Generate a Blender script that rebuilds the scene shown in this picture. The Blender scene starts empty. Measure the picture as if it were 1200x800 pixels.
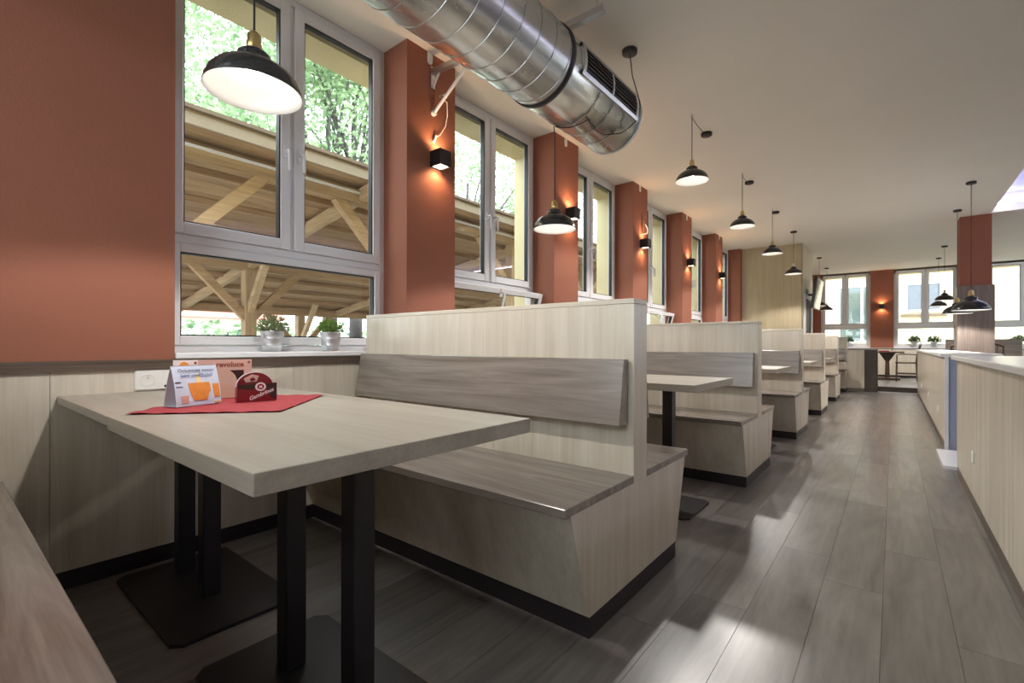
import bpy, bmesh, math, random
from mathutils import Vector, Matrix
random.seed(7)
S = bpy.context.scene
COL = S.collection
PI = math.pi

# ------------------------------------------------------------------ camera
cam = bpy.data.cameras.new('camera')
cam.sensor_width = 36.0
cam.lens = 555.0 / 1200.0 * 36.0
cam.shift_y = 4.2 / 1200.0
cam.clip_start = 0.02
cam.clip_end = 300
co = bpy.data.objects.new('camera', cam)
COL.objects.link(co)
YAW = math.radians(38.86)
co.location = (0, 0, 0.95)
co.rotation_euler = (Matrix.Rotation(YAW, 4, 'Z') @ Matrix.Rotation(PI / 2, 4, 'X') @ Matrix.Rotation(0.00194, 4, 'Z')).to_euler()
S.camera = co

# ------------------------------------------------------------------ world, exposure
W = bpy.data.worlds.new('sky')
S.world = W
W.use_nodes = True
_bg = W.node_tree.nodes['Background']
_bg.inputs[0].default_value = (0.86, 0.93, 1.0, 1)
_bg.inputs[1].default_value = 4.2
S.view_settings.view_transform = 'Standard'
S.view_settings.look = 'None'
S.view_settings.gamma = 1.0
S.view_settings.use_curve_mapping = False
S.view_settings.exposure = 1.05
S.cycles.use_denoising = True
S.cycles.max_bounces = 8
S.cycles.diffuse_bounces = 5
S.cycles.transparent_max_bounces = 16
S.cycles.caustics_reflective = False
S.cycles.caustics_refractive = False
S.cycles.sample_clamp_indirect = 6.0
PENDANT_W = 42.0
SCONCE_W = 3.4
LED = 19.0
WARM = (1.0, 0.965, 0.91)

# ------------------------------------------------------------------ helpers
def empty(name, loc=(0, 0, 0), rz=0.0, parent=None):
    o = bpy.data.objects.new(name, None)
    o.empty_display_size = 0.1
    COL.objects.link(o)
    o.location = loc
    o.rotation_euler = (0, 0, rz)
    o.parent = parent
    return o

def tag(o, label, cat=None, group=None, kind=None):
    o['label'] = label
    if cat: o['category'] = cat
    if group: o['group'] = group
    if kind: o['kind'] = kind
    return o

def copy_tree(o, parent=None):
    c = o.copy()
    COL.objects.link(c)
    c.parent = parent
    for ch in list(o.children):
        copy_tree(ch, c)
    return c

class MB:
    def __init__(s):
        s.v = []; s.f = []; s.sm = []
    def add(s, vs, fs, smooth=False):
        b = len(s.v)
        s.v += [tuple(p) for p in vs]
        s.f += [tuple(b + i for i in q) for q in fs]
        s.sm += [smooth] * len(fs)
        return s
    def box(s, x0, y0, z0, x1, y1, z1):
        x0, x1 = min(x0, x1), max(x0, x1); y0, y1 = min(y0, y1), max(y0, y1); z0, z1 = min(z0, z1), max(z0, z1)
        vs = [(x0, y0, z0), (x1, y0, z0), (x1, y1, z0), (x0, y1, z0), (x0, y0, z1), (x1, y0, z1), (x1, y1, z1), (x0, y1, z1)]
        return s.add(vs, [(0, 3, 2, 1), (4, 5, 6, 7), (0, 1, 5, 4), (1, 2, 6, 5), (2, 3, 7, 6), (3, 0, 4, 7)])
    def bar(s, p0, p1, w, h, up=(0, 0, 1)):
        p0 = Vector(p0); p1 = Vector(p1); d = (p1 - p0).normalized(); up = Vector(up)
        a = d.cross(up)
        if a.length < 1e-4: a = d.cross(Vector((1, 0, 0)))
        a.normalize(); b = a.cross(d).normalized()
        vs = []
        for p in (p0, p1):
            for i, j in ((-1, -1), (1, -1), (1, 1), (-1, 1)):
                vs.append(p + a * (i * w / 2) + b * (j * h / 2))
        return s.add(vs, [(3, 2, 1, 0), (4, 5, 6, 7), (0, 1, 5, 4), (1, 2, 6, 5), (2, 3, 7, 6), (3, 0, 4, 7)])
    def prism(s, poly, axis, a0, a1):
        n = len(poly)
        def P(q, t):
            if axis == 'x': return (t, q[0], q[1])
            if axis == 'y': return (q[0], t, q[1])
            return (q[0], q[1], t)
        vs = [P(q, a0) for q in poly] + [P(q, a1) for q in poly]
        fs = [tuple(range(n - 1, -1, -1)), tuple(range(n, 2 * n))]
        fs += [(i, (i + 1) % n, n + (i + 1) % n, n + i) for i in range(n)]
        return s.add(vs, fs)
    def tube(s, pts, r, n=8, cap=True):
        pts = [Vector(p) for p in pts]; m = len(pts)
        rs = r if isinstance(r, (list, tuple)) else [r] * m
        t0 = (pts[1] - pts[0]).normalized()
        u = t0.cross(Vector((0, 0, 1)))
        if u.length < 1e-3: u = t0.cross(Vector((1, 0, 0)))
        u.normalize(); vs = []
        for i, p in enumerate(pts):
            t = (pts[min(i + 1, m - 1)] - pts[max(i - 1, 0)]).normalized()
            u = (u - t * u.dot(t)).normalized(); w = t.cross(u)
            for k in range(n):
                a = 2 * PI * k / n
                vs.append(p + (u * math.cos(a) + w * math.sin(a)) * rs[i])
        fs = []
        for i in range(m - 1):
            for k in range(n):
                fs.append((i * n + k, i * n + (k + 1) % n, (i + 1) * n + (k + 1) % n, (i + 1) * n + k))
        s.add(vs, fs, True)
        if cap:
            s.add(vs[:n], [tuple(range(n - 1, -1, -1))]); s.add(vs[-n:], [tuple(range(n))])
        return s
    def lathe(s, prof, n=24, c=(0, 0, 0), axis='z', closed=False):
        vs = []
        for r, z in prof:
            for k in range(n):
                a = 2 * PI * k / n
                x, y = r * math.cos(a), r * math.sin(a)
                q = (x, y, z) if axis == 'z' else ((x, z, y) if axis == 'y' else (z, x, y))
                vs.append((c[0] + q[0], c[1] + q[1], c[2] + q[2]))
        fs = []
        m = len(prof)
        for i in range(m - 1 if not closed else m):
            j = (i + 1) % m
            for k in range(n):
                fs.append((i * n + k, i * n + (k + 1) % n, j * n + (k + 1) % n, j * n + k))
        return s.add(vs, fs, True)
    def build(s, name, mat, parent=None, bevel=0.0, loc=(0, 0, 0), fix=True):
        me = bpy.data.meshes.new(name)
        me.from_pydata(s.v, [], s.f)
        for p, q in zip(me.polygons, s.sm): p.use_smooth = q
        if fix or bevel:
            bm = bmesh.new(); bm.from_mesh(me)
            if fix: bmesh.ops.recalc_face_normals(bm, faces=bm.faces)
            if bevel:
                es = [e for e in bm.edges if len(e.link_faces) == 2 and e.calc_face_angle(0) > 0.5]
                bmesh.ops.bevel(bm, geom=es, offset=bevel, segments=1, affect='EDGES', clamp_overlap=True)
            bm.to_mesh(me); bm.free()
        me.materials.append(mat)
        o = bpy.data.objects.new(name, me)
        COL.objects.link(o)
        o.parent = parent
        o.location = loc
        return o

def box(name, mat, x0, y0, z0, x1, y1, z1, parent=None, bevel=0.0):
    return MB().box(x0, y0, z0, x1, y1, z1).build(name, mat, parent, bevel)

def mesh_copy(o, loc, parent):
    c = o.copy(); COL.objects.link(c); c.parent = parent; c.location = loc
    return c

# ------------------------------------------------------------------ materials
def lin(r, g, b):
    f = lambda c: (c / 255 / 12.92) if c / 255 <= 0.04045 else ((c / 255 + 0.055) / 1.055) ** 2.4
    return (f(r), f(g), f(b), 1)

def base_mat(name):
    m = bpy.data.materials.new(name); m.use_nodes = True
    nt = m.node_tree
    return m, nt, nt.nodes['Principled BSDF'], nt.nodes, nt.links

def plain(name, col, rough=0.5, metal=0.0, noise=0.0, nscale=8.0, bump=0.0, spec=0.5, bscale=None):
    m, nt, b, N, L = base_mat(name)
    b.inputs['Base Color'].default_value = col
    b.inputs['Roughness'].default_value = rough
    b.inputs['Metallic'].default_value = metal
    b.inputs['Specular IOR Level'].default_value = spec
    if noise or bump:
        tc = N.new('ShaderNodeTexCoord')
        nz = N.new('ShaderNodeTexNoise'); nz.inputs['Scale'].default_value = nscale; nz.inputs['Detail'].default_value = 5
        L.new(tc.outputs['Object'], nz.inputs['Vector'])
        if noise:
            mx = N.new('ShaderNodeMixRGB'); mx.inputs[1].default_value = tuple(c * (1 - noise) for c in col[:3]) + (1,)
            mx.inputs[2].default_value = tuple(min(1, c * (1 + noise)) for c in col[:3]) + (1,)
            L.new(nz.outputs['Fac'], mx.inputs[0]); L.new(mx.outputs[0], b.inputs['Base Color'])
        if bump:
            n2 = N.new('ShaderNodeTexNoise'); n2.inputs['Scale'].default_value = bscale or nscale * 20; n2.inputs['Detail'].default_value = 3
            L.new(tc.outputs['Object'], n2.inputs['Vector'])
            bp = N.new('ShaderNodeBump'); bp.inputs['Strength'].default_value = bump; bp.inputs['Distance'].default_value = 0.01
            L.new(n2.outputs['Fac'], bp.inputs['Height']); L.new(bp.outputs[0], b.inputs['Normal'])
    return m

def wood(name, c0, c1, axis='z', rough=0.4, fine=1.0, rnd=0.0, spec=0.5, cath=0.0, amp=0.45, bands=12.0, bump=0.12):
    """grain runs along axis; broad bands and fine streaks"""
    m, nt, b, N, L = base_mat(name)
    tc = N.new('ShaderNodeTexCoord'); oi = N.new('ShaderNodeObjectInfo')
    off = N.new('ShaderNodeVectorMath'); off.operation = 'SCALE'
    cmb = N.new('ShaderNodeCombineXYZ')
    for i in range(3): L.new(oi.outputs['Random'], cmb.inputs[i])
    L.new(cmb.outputs[0], off.inputs[0]); off.inputs['Scale'].default_value = 13.0
    ad = N.new('ShaderNodeVectorMath'); ad.operation = 'ADD'
    L.new(tc.outputs['Object'], ad.inputs[0]); L.new(off.outputs[0], ad.inputs[1])
    def mapped(sa, sc):
        mp = N.new('ShaderNodeMapping')
        sv = {'x': (sa, sc, sc), 'y': (sc, sa, sc), 'z': (sc, sc, sa)}[axis]
        mp.inputs['Scale'].default_value = sv
        L.new(ad.outputs[0], mp.inputs['Vector'])
        return mp
    n1 = N.new('ShaderNodeTexNoise'); n1.inputs['Scale'].default_value = 1.0; n1.inputs['Detail'].default_value = 6; n1.inputs['Roughness'].default_value = 0.65
    n1.inputs['Distortion'].default_value = 0.4 + cath
    L.new(mapped(0.8, bands * fine).outputs[0], n1.inputs['Vector'])
    n2 = N.new('ShaderNodeTexNoise'); n2.inputs['Scale'].default_value = 1.0; n2.inputs['Detail'].default_value = 4
    L.new(mapped(3.0, 110.0 * fine).outputs[0], n2.inputs['Vector'])
    a = N.new('ShaderNodeMath'); a.operation = 'MULTIPLY_ADD'; a.inputs[1].default_value = amp
    L.new(n2.outputs['Fac'], a.inputs[0])
    s1 = N.new('ShaderNodeMath'); s1.operation = 'MULTIPLY'; s1.inputs[1].default_value = 1.07 - amp
    L.new(n1.outputs['Fac'], s1.inputs[0]); L.new(s1.outputs[0], a.inputs[2])
    cr = N.new('ShaderNodeValToRGB'); cr.color_ramp.elements[0].position = 0.36; cr.color_ramp.elements[1].position = 0.68
    cr.color_ramp.elements[0].color = c0; cr.color_ramp.elements[1].color = c1
    L.new(a.outputs[0], cr.inputs[0])
    out = cr.outputs[0]
    if rnd:
        hs = N.new('ShaderNodeHueSaturation')
        mr = N.new('ShaderNodeMapRange'); mr.inputs['To Min'].default_value = 1 - rnd; mr.inputs['To Max'].default_value = 1 + rnd
        L.new(oi.outputs['Random'], mr.inputs['Value']); L.new(mr.outputs[0], hs.inputs['Value']); L.new(out, hs.inputs['Color'])
        out = hs.outputs[0]
    L.new(out, b.inputs['Base Color'])
    b.inputs['Roughness'].default_value = rough
    b.inputs['Specular IOR Level'].default_value = spec
    bp = N.new('ShaderNodeBump'); bp.inputs['Strength'].default_value = bump; bp.inputs['Distance'].default_value = 0.004
    L.new(n2.outputs['Fac'], bp.inputs['Height']); L.new(bp.outputs[0], b.inputs['Normal'])
    return m

def emit(name, col, st):
    m, nt, b, N, L = base_mat(name)
    b.inputs['Base Color'].default_value = (0.8, 0.8, 0.8, 1)
    b.inputs['Emission Color'].default_value = col if len(col) == 4 else tuple(col) + (1,)
    b.inputs['Emission Strength'].default_value = st
    return m

def glass_mat():
    m = bpy.data.materials.new('window_glass'); m.use_nodes = True
    nt = m.node_tree; N = nt.nodes; L = nt.links; N.clear()
    o = N.new('ShaderNodeOutputMaterial'); t = N.new('ShaderNodeBsdfTransparent'); g = N.new('ShaderNodeBsdfGlossy'); mx = N.new('ShaderNodeMixShader'); lw = N.new('ShaderNodeLayerWeight'); pw_ = N.new('ShaderNodeMath'); pw_.operation = 'POWER'; pw_.inputs[1].default_value = 4.0; ma_ = N.new('ShaderNodeMath'); ma_.operation = 'MULTIPLY_ADD'; ma_.inputs[1].default_value = 0.55; ma_.inputs[2].default_value = 0.035
    L.new(lw.outputs['Facing'], pw_.inputs[0]); L.new(pw_.outputs[0], ma_.inputs[0]); g.inputs['Roughness'].default_value = 0.01
    t.inputs[0].default_value = (0.95, 0.97, 0.96, 1)
    L.new(ma_.outputs[0], mx.inputs[0]); L.new(t.outputs[0], mx.inputs[1]); L.new(g.outputs[0], mx.inputs[2]); L.new(mx.outputs[0], o.inputs[0])
    return m

def leaf_mat(name, c0, c1):
    m = bpy.data.materials.new(name); m.use_nodes = True
    nt = m.node_tree; N = nt.nodes; L = nt.links; N.clear()
    o = N.new('ShaderNodeOutputMaterial'); d = N.new('ShaderNodeBsdfDiffuse'); t = N.new('ShaderNodeBsdfTranslucent'); mx = N.new('ShaderNodeMixShader'); mx.inputs[0].default_value = 0.5
    tc = N.new('ShaderNodeTexCoord'); nz = N.new('ShaderNodeTexNoise'); nz.inputs['Scale'].default_value = 2.2; nz.inputs['Detail'].default_value = 5
    cr = N.new('ShaderNodeValToRGB'); cr.color_ramp.elements[0].position = 0.35; cr.color_ramp.elements[1].position = 0.65
    cr.color_ramp.elements[0].color = c0; cr.color_ramp.elements[1].color = c1
    L.new(tc.outputs['Object'], nz.inputs['Vector']); L.new(nz.outputs['Fac'], cr.inputs[0])
    L.new(cr.outputs[0], d.inputs[0]); L.new(cr.outputs[0], t.inputs[0])
    L.new(d.outputs[0], mx.inputs[1]); L.new(t.outputs[0], mx.inputs[2]); L.new(mx.outputs[0], o.inputs[0])
    return m

def galv_mat():
    m, nt, b, N, L = base_mat('galvanised_steel')
    b.inputs['Metallic'].default_value = 1.0
    tc = N.new('ShaderNodeTexCoord'); nz = N.new('ShaderNodeTexNoise'); nz.inputs['Scale'].default_value = 5.0; nz.inputs['Detail'].default_value = 4
    mp = N.new('ShaderNodeMapping'); mp.inputs['Scale'].default_value = (1, 0.35, 1)
    L.new(tc.outputs['Object'], mp.inputs[0]); L.new(mp.outputs[0], nz.inputs['Vector'])
    cr = N.new('ShaderNodeValToRGB'); cr.color_ramp.elements[0].color = (0.42, 0.43, 0.42, 1); cr.color_ramp.elements[1].color = (0.72, 0.72, 0.70, 1)
    L.new(nz.outputs['Fac'], cr.inputs[0]); L.new(cr.outputs[0], b.inputs['Base Color'])
    mr = N.new('ShaderNodeMapRange'); mr.inputs['To Min'].default_value = 0.16; mr.inputs['To Max'].default_value = 0.38
    L.new(nz.outputs['Fac'], mr.inputs['Value']); L.new(mr.outputs[0], b.inputs['Roughness'])
    return m

LW0, LW1 = lin(197, 185, 165), lin(221, 212, 197)
M = {}
M['light_z'] = wood('light_laminate_upright', LW0, LW1, 'z', 0.27, spec=0.7, amp=0.3, bump=0.05)
M['light_x'] = wood('light_laminate_lengthwise', LW0, LW1, 'x', 0.34)
M['table'] = wood('table_laminate', lin(152, 143, 129), lin(174, 167, 154), 'x', 0.34, amp=0.3, bump=0.04)
M['dark_x'] = wood('dark_laminate_lengthwise', lin(112, 101, 92), lin(148, 138, 129), 'x', 0.24, spec=0.9, cath=1.8, amp=0.25, bands=9.0, bump=0.04)
M['dark_z'] = wood('dark_laminate_upright', lin(92, 80, 72), lin(132, 118, 108), 'z', 0.35)
M['dark_end'] = wood('dark_end_panel', lin(52, 43, 39), lin(82, 70, 63), 'z', 0.4)
M['dark_y'] = wood('dark_trim', lin(70, 58, 48), lin(104, 88, 76), 'y', 0.4)
M['plank'] = wood('vinyl_plank', lin(88, 83, 80), lin(132, 126, 121), 'y', 0.30, spec=0.9, fine=0.6, rnd=0.13, cath=1.4, amp=0.25, bands=9.0, bump=0.04)
M['grout'] = plain('floor_screed', lin(58, 53, 49), 0.6)
M['plinth'] = plain('plinth_black', lin(38, 32, 36), 0.45)
M['red'] = plain('terracotta_paint', lin(148, 92, 71), 0.85, noise=0.06, nscale=3, bump=0.15, bscale=90)
M['ceil'] = plain('ceiling_paint', lin(236, 231, 221), 0.9, noise=0.03, nscale=2, bump=0.1, bscale=60)
M['white_wall'] = plain('white_wall_paint', lin(222, 216, 206), 0.9, noise=0.03, nscale=2)
M['yellow'] = plain('yellow_render', lin(206, 194, 156), 0.95, noise=0.08, nscale=3, bump=0.3, bscale=50)
M['pvc'] = plain('white_pvc', lin(226, 225, 226), 0.32)
M['seal'] = plain('black_seal', lin(30, 30, 32), 0.5)
M['sill'] = plain('white_sill', lin(232, 232, 234), 0.25)
M['glass'] = glass_mat()
M['black'] = plain('black_metal', lin(30, 27, 31), 0.42)
M['black_gloss'] = plain('black_enamel', lin(38, 38, 40), 0.22, spec=0.6)
M['shade_in'] = plain('white_enamel', lin(238, 236, 232), 0.35)
M['brass'] = plain('aged_brass', (0.55, 0.40, 0.17, 1), 0.35, metal=1.0)
M['chrome'] = plain('chrome', (0.7, 0.7, 0.7, 1), 0.15, metal=1.0)
M['cord'] = plain('black_cord', lin(32, 28, 26), 0.6)
M['galv'] = galv_mat()
M['steel'] = plain('zinc_steel', (0.62, 0.63, 0.63, 1), 0.35, metal=1.0)
M['zinc'] = plain('zinc_pot', (0.70, 0.71, 0.72, 1), 0.38, metal=1.0, noise=0.12, nscale=20)
M['plastic'] = plain('white_plastic', lin(235, 233, 228), 0.35)
M['bulb'] = emit('bulb_glow', (1.0, 0.95, 0.90), 6.5)
M['sconce_glow'] = emit('sconce_glow', (1.0, 0.72, 0.45), 5.0)
M['led'] = emit('led_strip', (0.80, 0.80, 1.0), LED)
M['napkin'] = plain('red_cloth', lin(158, 54, 60), 0.9, noise=0.08, nscale=40, bump=0.3, bscale=400)
M['card'] = plain('white_card', lin(205, 214, 232), 0.5, noise=0.06, nscale=14)
M['card_plain'] = plain('plain_card', lin(222, 222, 226), 0.6)
M['maroon'] = plain('maroon_print', lin(120, 26, 34), 0.22)
M['maroon_dark'] = plain('dark_print', lin(52, 26, 26), 0.22)
M['pink'] = plain('pink_card', lin(206, 160, 148), 0.5)
M['tan'] = plain('tan_card', lin(196, 160, 142), 0.45)
M['orange'] = plain('orange_print', lin(226, 142, 58), 0.5, noise=0.2, nscale=60)
M['foam'] = plain('foam_print', lin(240, 214, 150), 0.6)
M['ink'] = plain('grey_ink', lin(96, 104, 134), 0.6)
M['ink_dark'] = plain('dark_ink', lin(60, 44, 50), 0.6)
M['ink_brown'] = plain('brown_ink', lin(140, 70, 50), 0.6)
M['ink_white'] = plain('white_ink', lin(230, 214, 212), 0.5)
M['leaf_pot'] = leaf_mat('pot_leaves', lin(104, 118, 84), lin(184, 192, 152))
M['leaf_pot2'] = leaf_mat('pot_leaves_fresh', lin(82, 120, 58), lin(170, 194, 112))
M['leaf_far'] = leaf_mat('far_pot_leaves', lin(58, 74, 50), lin(110, 124, 92))
M['leaf'] = leaf_mat('tree_leaves', lin(112, 140, 104), lin(188, 210, 168))
M['leaf2'] = leaf_mat('hedge_leaves', lin(96, 130, 96), lin(190, 210, 170))
M['bark'] = plain('tree_bark', lin(92, 88, 88), 0.95, noise=0.3, nscale=14, bump=0.8, bscale=30)
M['timber_x'] = wood('timber_crosswise', lin(160, 132, 98), lin(206, 180, 144), 'x', 0.7)
M['timber_y'] = wood('timber_lengthwise', lin(142, 112, 80), lin(188, 158, 120), 'y', 0.7, rnd=0.08)
M['timber_z'] = wood('timber_post', lin(150, 124, 92), lin(192, 164, 128), 'z', 0.7)
M['board'] = wood('roof_board', lin(134, 106, 78), lin(184, 152, 116), 'y', 0.75, rnd=0.15)
M['roof_edge'] = plain('weathered_edge', lin(120, 104, 88), 0.9, noise=0.2, nscale=10)
M['gutter'] = plain('grey_gutter', lin(150, 136, 118), 0.5)
M['ground'] = plain('terrace_paving', lin(170, 166, 158), 0.95, noise=0.15, nscale=2)
M['house'] = plain('pale_render', lin(236, 228, 220), 0.95, noise=0.05, nscale=1)
M['house_y'] = plain('cream_render', lin(216, 206, 174), 0.95, noise=0.05, nscale=1)
M['rooftile'] = plain('red_roof', lin(196, 110, 96), 0.9, noise=0.15, nscale=6)
M['far_glass'] = plain('far_pane', lin(84, 98, 96), 0.08, noise=0.2, nscale=0.7, spec=0.8)
M['curtain'] = plain('pale_curtain', lin(112, 117, 126), 0.8, noise=0.2, nscale=9)
M['olive'] = wood('box_cladding', lin(176, 160, 128), lin(200, 186, 156), 'z', 0.4)
M['shade_blue'] = plain('shade_blue_end', lin(150, 156, 176), 0.5)  # blue shadow tone of the half wall's end face, put into the colour
M['screen'] = plain('tv_screen', lin(20, 20, 22), 0.06, spec=0.8)
M['doordark'] = plain('dark_door', lin(62, 56, 48), 0.5)
M['chairwood'] = wood('chair_wood', lin(58, 42, 32), lin(92, 68, 52), 'z', 0.4)

# ------------------------------------------------------------------ dimensions
XP, XW, XO = -2.50, -2.745, -3.06          # pillar face, window plane, outer face
ZC = 2.97
YF, YR, XR = 16.05, -1.3, 6.0              # far, rear, right walls
STEP_Y, PZ = 12.25, 0.12
pill = [(1.994 + 1.741 * k, 2.434 + 1.737 * k) for k in range(6)]
win_l = [(0.702, pill[0][0])] + [(pill[k][1], pill[k + 1][0]) for k in range(5)]

def struct(o, label):
    o['kind'] = 'structure'; o['label'] = label
    return o

# ------------------------------------------------------------------ floor
fl = box('floor', M['grout'], XO, YR - 0.3, -0.12, XR + 0.3, YF + 0.3, -0.003)
struct(fl, 'dark grey-brown wood-look vinyl plank floor')
pw, pl = 0.19, 1.25
plank0 = MB().box(0.0006, 0.0006, -0.003, pw - 0.0006, pl - 0.0006, 0.0).build('plank', M['plank'], fl)
pr = random.Random(3); first = True
nx = int(math.ceil((0.42 - XP) / pw))
for i in range(nx):
    y = -1.3 + pr.choice([0, .2, .45, .7, .95]) - 0.6
    while y < STEP_Y:
        if first: plank0.location = (XP + i * pw, y, 0); first = False
        else: mesh_copy(plank0, (XP + i * pw, y, 0), fl)
        y += pl
rest = MB()
for i in range(nx, int(math.ceil((XR - XP) / pw))):
    y = YR + pr.random() * 0.9 - 1.0
    while y < STEP_Y:
        rest.box(XP + i * pw + .0006, y + .0006, -0.003, XP + (i + 1) * pw - .0006, min(y + pl, STEP_Y) - .0006, 0)
        y += pl
o = rest.build('plank_field', M['plank'], fl); o['kind'] = 'stuff'

pf = box('floor_platform', M['grout'], XP, STEP_Y, 0, XR, YF, PZ - 0.003)
struct(pf, 'raised floor platform at the far end of the aisle with a dark step front')
for i in range(14):
    y = STEP_Y
    for k in range(4):
        yy = min(STEP_Y + (k + 1) * 1.0 - (0.5 if i % 2 else 0), YF - .01)
        if yy > y + .05:
            MB().box(-1.2 + i * pw + .0006, y + .0006, PZ - .003, -1.2 + (i + 1) * pw - .0006, yy, PZ).build('plank', M['plank'], pf); y = yy
box('step_riser', M['dark_end'], -0.25, STEP_Y - .012, 0.02, 0.385, STEP_Y, PZ - .005, pf)
box('step_nosing', M['sill'], -0.25, STEP_Y - .03, 0.0, 0.385, STEP_Y, 0.02, pf)

# ------------------------------------------------------------------ ceiling with lit recess
CX0, CX1, CY0, CY1 = 1.15, 4.6, 0.4, 10.15
c = MB()
c.box(XO, YR - .3, ZC, CX0, YF + .3, ZC + .12); c.box(CX1, YR - .3, ZC, XR + .3, YF + .3, ZC + .12)
c.box(CX0, YR - .3, ZC, CX1, CY0, ZC + .12); c.box(CX0, CY1, ZC, CX1, YF + .3, ZC + .12)
ce = c.build('ceiling', M['ceil'])
struct(ce, 'warm white painted ceiling over the whole restaurant')
r = MB()
r.box(CX0 - .12, CY0 - .12, ZC + .30, CX1 + .12, CY1 + .12, ZC + .36)
r.box(CX0 - .12, CY0 - .12, ZC + .12, CX0 - .08, CY1 + .12, ZC + .30); r.box(CX1 + .08, CY0 - .12, ZC + .12, CX1 + .12, CY1 + .12, ZC + .30)
r.box(CX0 - .08, CY0 - .12, ZC + .12, CX1 + .08, CY0 - .08, ZC + .30); r.box(CX0 - .08, CY1 + .08, ZC + .12, CX1 + .08, CY1 + .12, ZC + .30)
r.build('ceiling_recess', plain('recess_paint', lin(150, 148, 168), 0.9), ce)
for nm, a in (('led_strip', (CX0 - .012, CY0, ZC + .121, CX0 + .0, CY1, ZC + .15)), ('led_strip', (CX1, CY0, ZC + .121, CX1 + .012, CY1, ZC + .15)),
              ('led_strip', (CX0, CY0 - .012, ZC + .121, CX1, CY0, ZC + .15)), ('led_strip', (CX0, CY1, ZC + .121, CX1, CY1 + .012, ZC + .15))):
    box(nm, M['led'], *a, parent=ce)

# ------------------------------------------------------------------ left wall with pillars
wl = MB()
wl.box(XO, YR, -.3, XP - .012, 17, .865)
wl.box(XO, YR, .865, XW - .002, 17, .903)
wl = wl.build('wall_left', M['yellow'])
struct(wl, 'window wall along the booths with terracotta pillars and light wood wainscot')
box('lintel', M['yellow'], XO, YR, 2.862, XW - .07, 17, 3.6, wl)
def pillar(y0, y1):
    p = MB().box(XW - .06, y0, .865, XP, y1, ZC).build('pillar', M['red'], wl)
    MB().box(XW - .075, y0 + .02, .903, XW - .061, y1 - .02, 2.862).build('reveal_strip', M['yellow'], wl)
    box('outer_pier', M['yellow'], XO, y0 + .10, .903, XW - .06, y1 - .06, 2.862, wl)
    return p
pillar(YR, 0.702)
for a, b in pill[:5]: pillar(a, b)
pillar(pill[5][0], 12.4)
pillar(13.6, YF)
box('lintel_soffit', M['ceil'], XW - .07, YR, ZC, XW, 12, ZC + .1, wl)
y = YR
while y < 10.7:                                   # wainscot boards
    y2 = min(y + 0.47 if y > 0 else y + .8, 10.9)
    if abs(y - 0) < .01: y2 = 0.325
    MB().box(XP - .012, y + .0008, .07, XP, y2 - .0008, .842).build('wall_panel', M['light_z'], wl)
    y = y2
box('sill_gap_shade', M['dark_y'], XW, YR, .8652, XP + .004, 10.9, .8848, wl)  # dark strip standing in for the shadow gap below the sills
o = box('trim_1', M['dark_y'], XP - .012, YR, .842, XP + .014, 10.9, .866); struct(o, 'dark wood ledge along the top of the wainscot under the windows')
o = box('baseboard_left', M['plinth'], XP - .012, YR, 0, XP + .006, 10.9, .07); struct(o, 'black plinth along the foot of the window wall')

# ------------------------------------------------------------------ windows
def ring(m, x0, z0, x1, z1, w, y0, y1):
    m.box(x0, y0, z0, x0 + w, y1, z1); m.box(x1 - w, y0, z0, x1, y1, z1)
    m.box(x0 + w, y0, z0, x1 - w, y1, z0 + w); m.box(x0 + w, y0, z1 - w, x1 - w, y1, z1)
def sash(root, x0, z0, x1, z1, w, handle=None, tilt=0.0):
    loc = (x0, 0, z0)
    m = MB(); ring(m, 0, 0, x1 - x0, z1 - z0, w, -.018, .045)
    s = m.build('sash', M['pvc'], root, bevel=.004, loc=loc)
    g = MB(); ring(g, w, w, x1 - x0 - w, z1 - z0 - w, .007, -.008, .03); g.build('seal', M['seal'], s)
    MB().box(w, .008, w, x1 - x0 - w, .014, z1 - z0 - w).build('pane', M['glass'], s)
    if handle:
        hx, hz = handle
        h = MB(); h.box(hx - .014, -.028, hz - .035, hx + .014, -.018, hz + .035)
        h.tube([(hx, -.028, hz), (hx, -.06, hz), (hx, -.066, hz - .02), (hx, -.066, hz - .115)], .010, 8)
        h.build('handle', M['pvc'], s)
    if tilt: s.rotation_euler = (tilt, 0, 0)
    return s
def window(n, loc, rz, w, label, z0=.905, tilt=0.0, low_handle=False, z1=ZC):
    root = empty('window_%d' % n, loc, rz); struct(root, label)
    m = MB(); ring(m, 0, z0, w, z1, .042, 0, .07)
    m.box(.042, 0, 1.455, w - .042, .07, 1.497); m.box(w / 2 - .014, 0, 1.497, w / 2 + .014, .07, z1 - .042)
    m.build('window_frame', M['pvc'], root, bevel=.003)
    hz = .56
    sash(root, .042, 1.499, w / 2 - .012, z1 - .044, .058, (w / 2 - .054 - .03, hz))
    sash(root, w / 2 + .012, 1.499, w - .042, z1 - .044, .058, (.03, hz))
    sash(root, .042, z0 + .043, w - .042, 1.453, .045, ((w - .084) / 2, .47) if low_handle else None, tilt)
    return root
lab = ['white window behind the two small pots beside the napkin table',
       'white window with tilted lower sash between the first and second pillars',
       'white window between the second and third terracotta pillars',
       'white window with tilted lower sash between the third and fourth pillars',
       'narrow-looking white window between the fourth and fifth terracotta pillars',
       'last white window of the left wall before the wood-clad box']
for i, (a, b) in enumerate(win_l):
    window(i + 1, (XW, a, 0), PI / 2, b - a, lab[i], tilt=(math.radians(15) if i in (1, 3) else 0), low_handle=i in (1, 3))
    s = MB().box(XW, a + .002, .885, XP + .012, b - .002, .912).build('sill_board', M['sill'], wl, bevel=.004)

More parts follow.
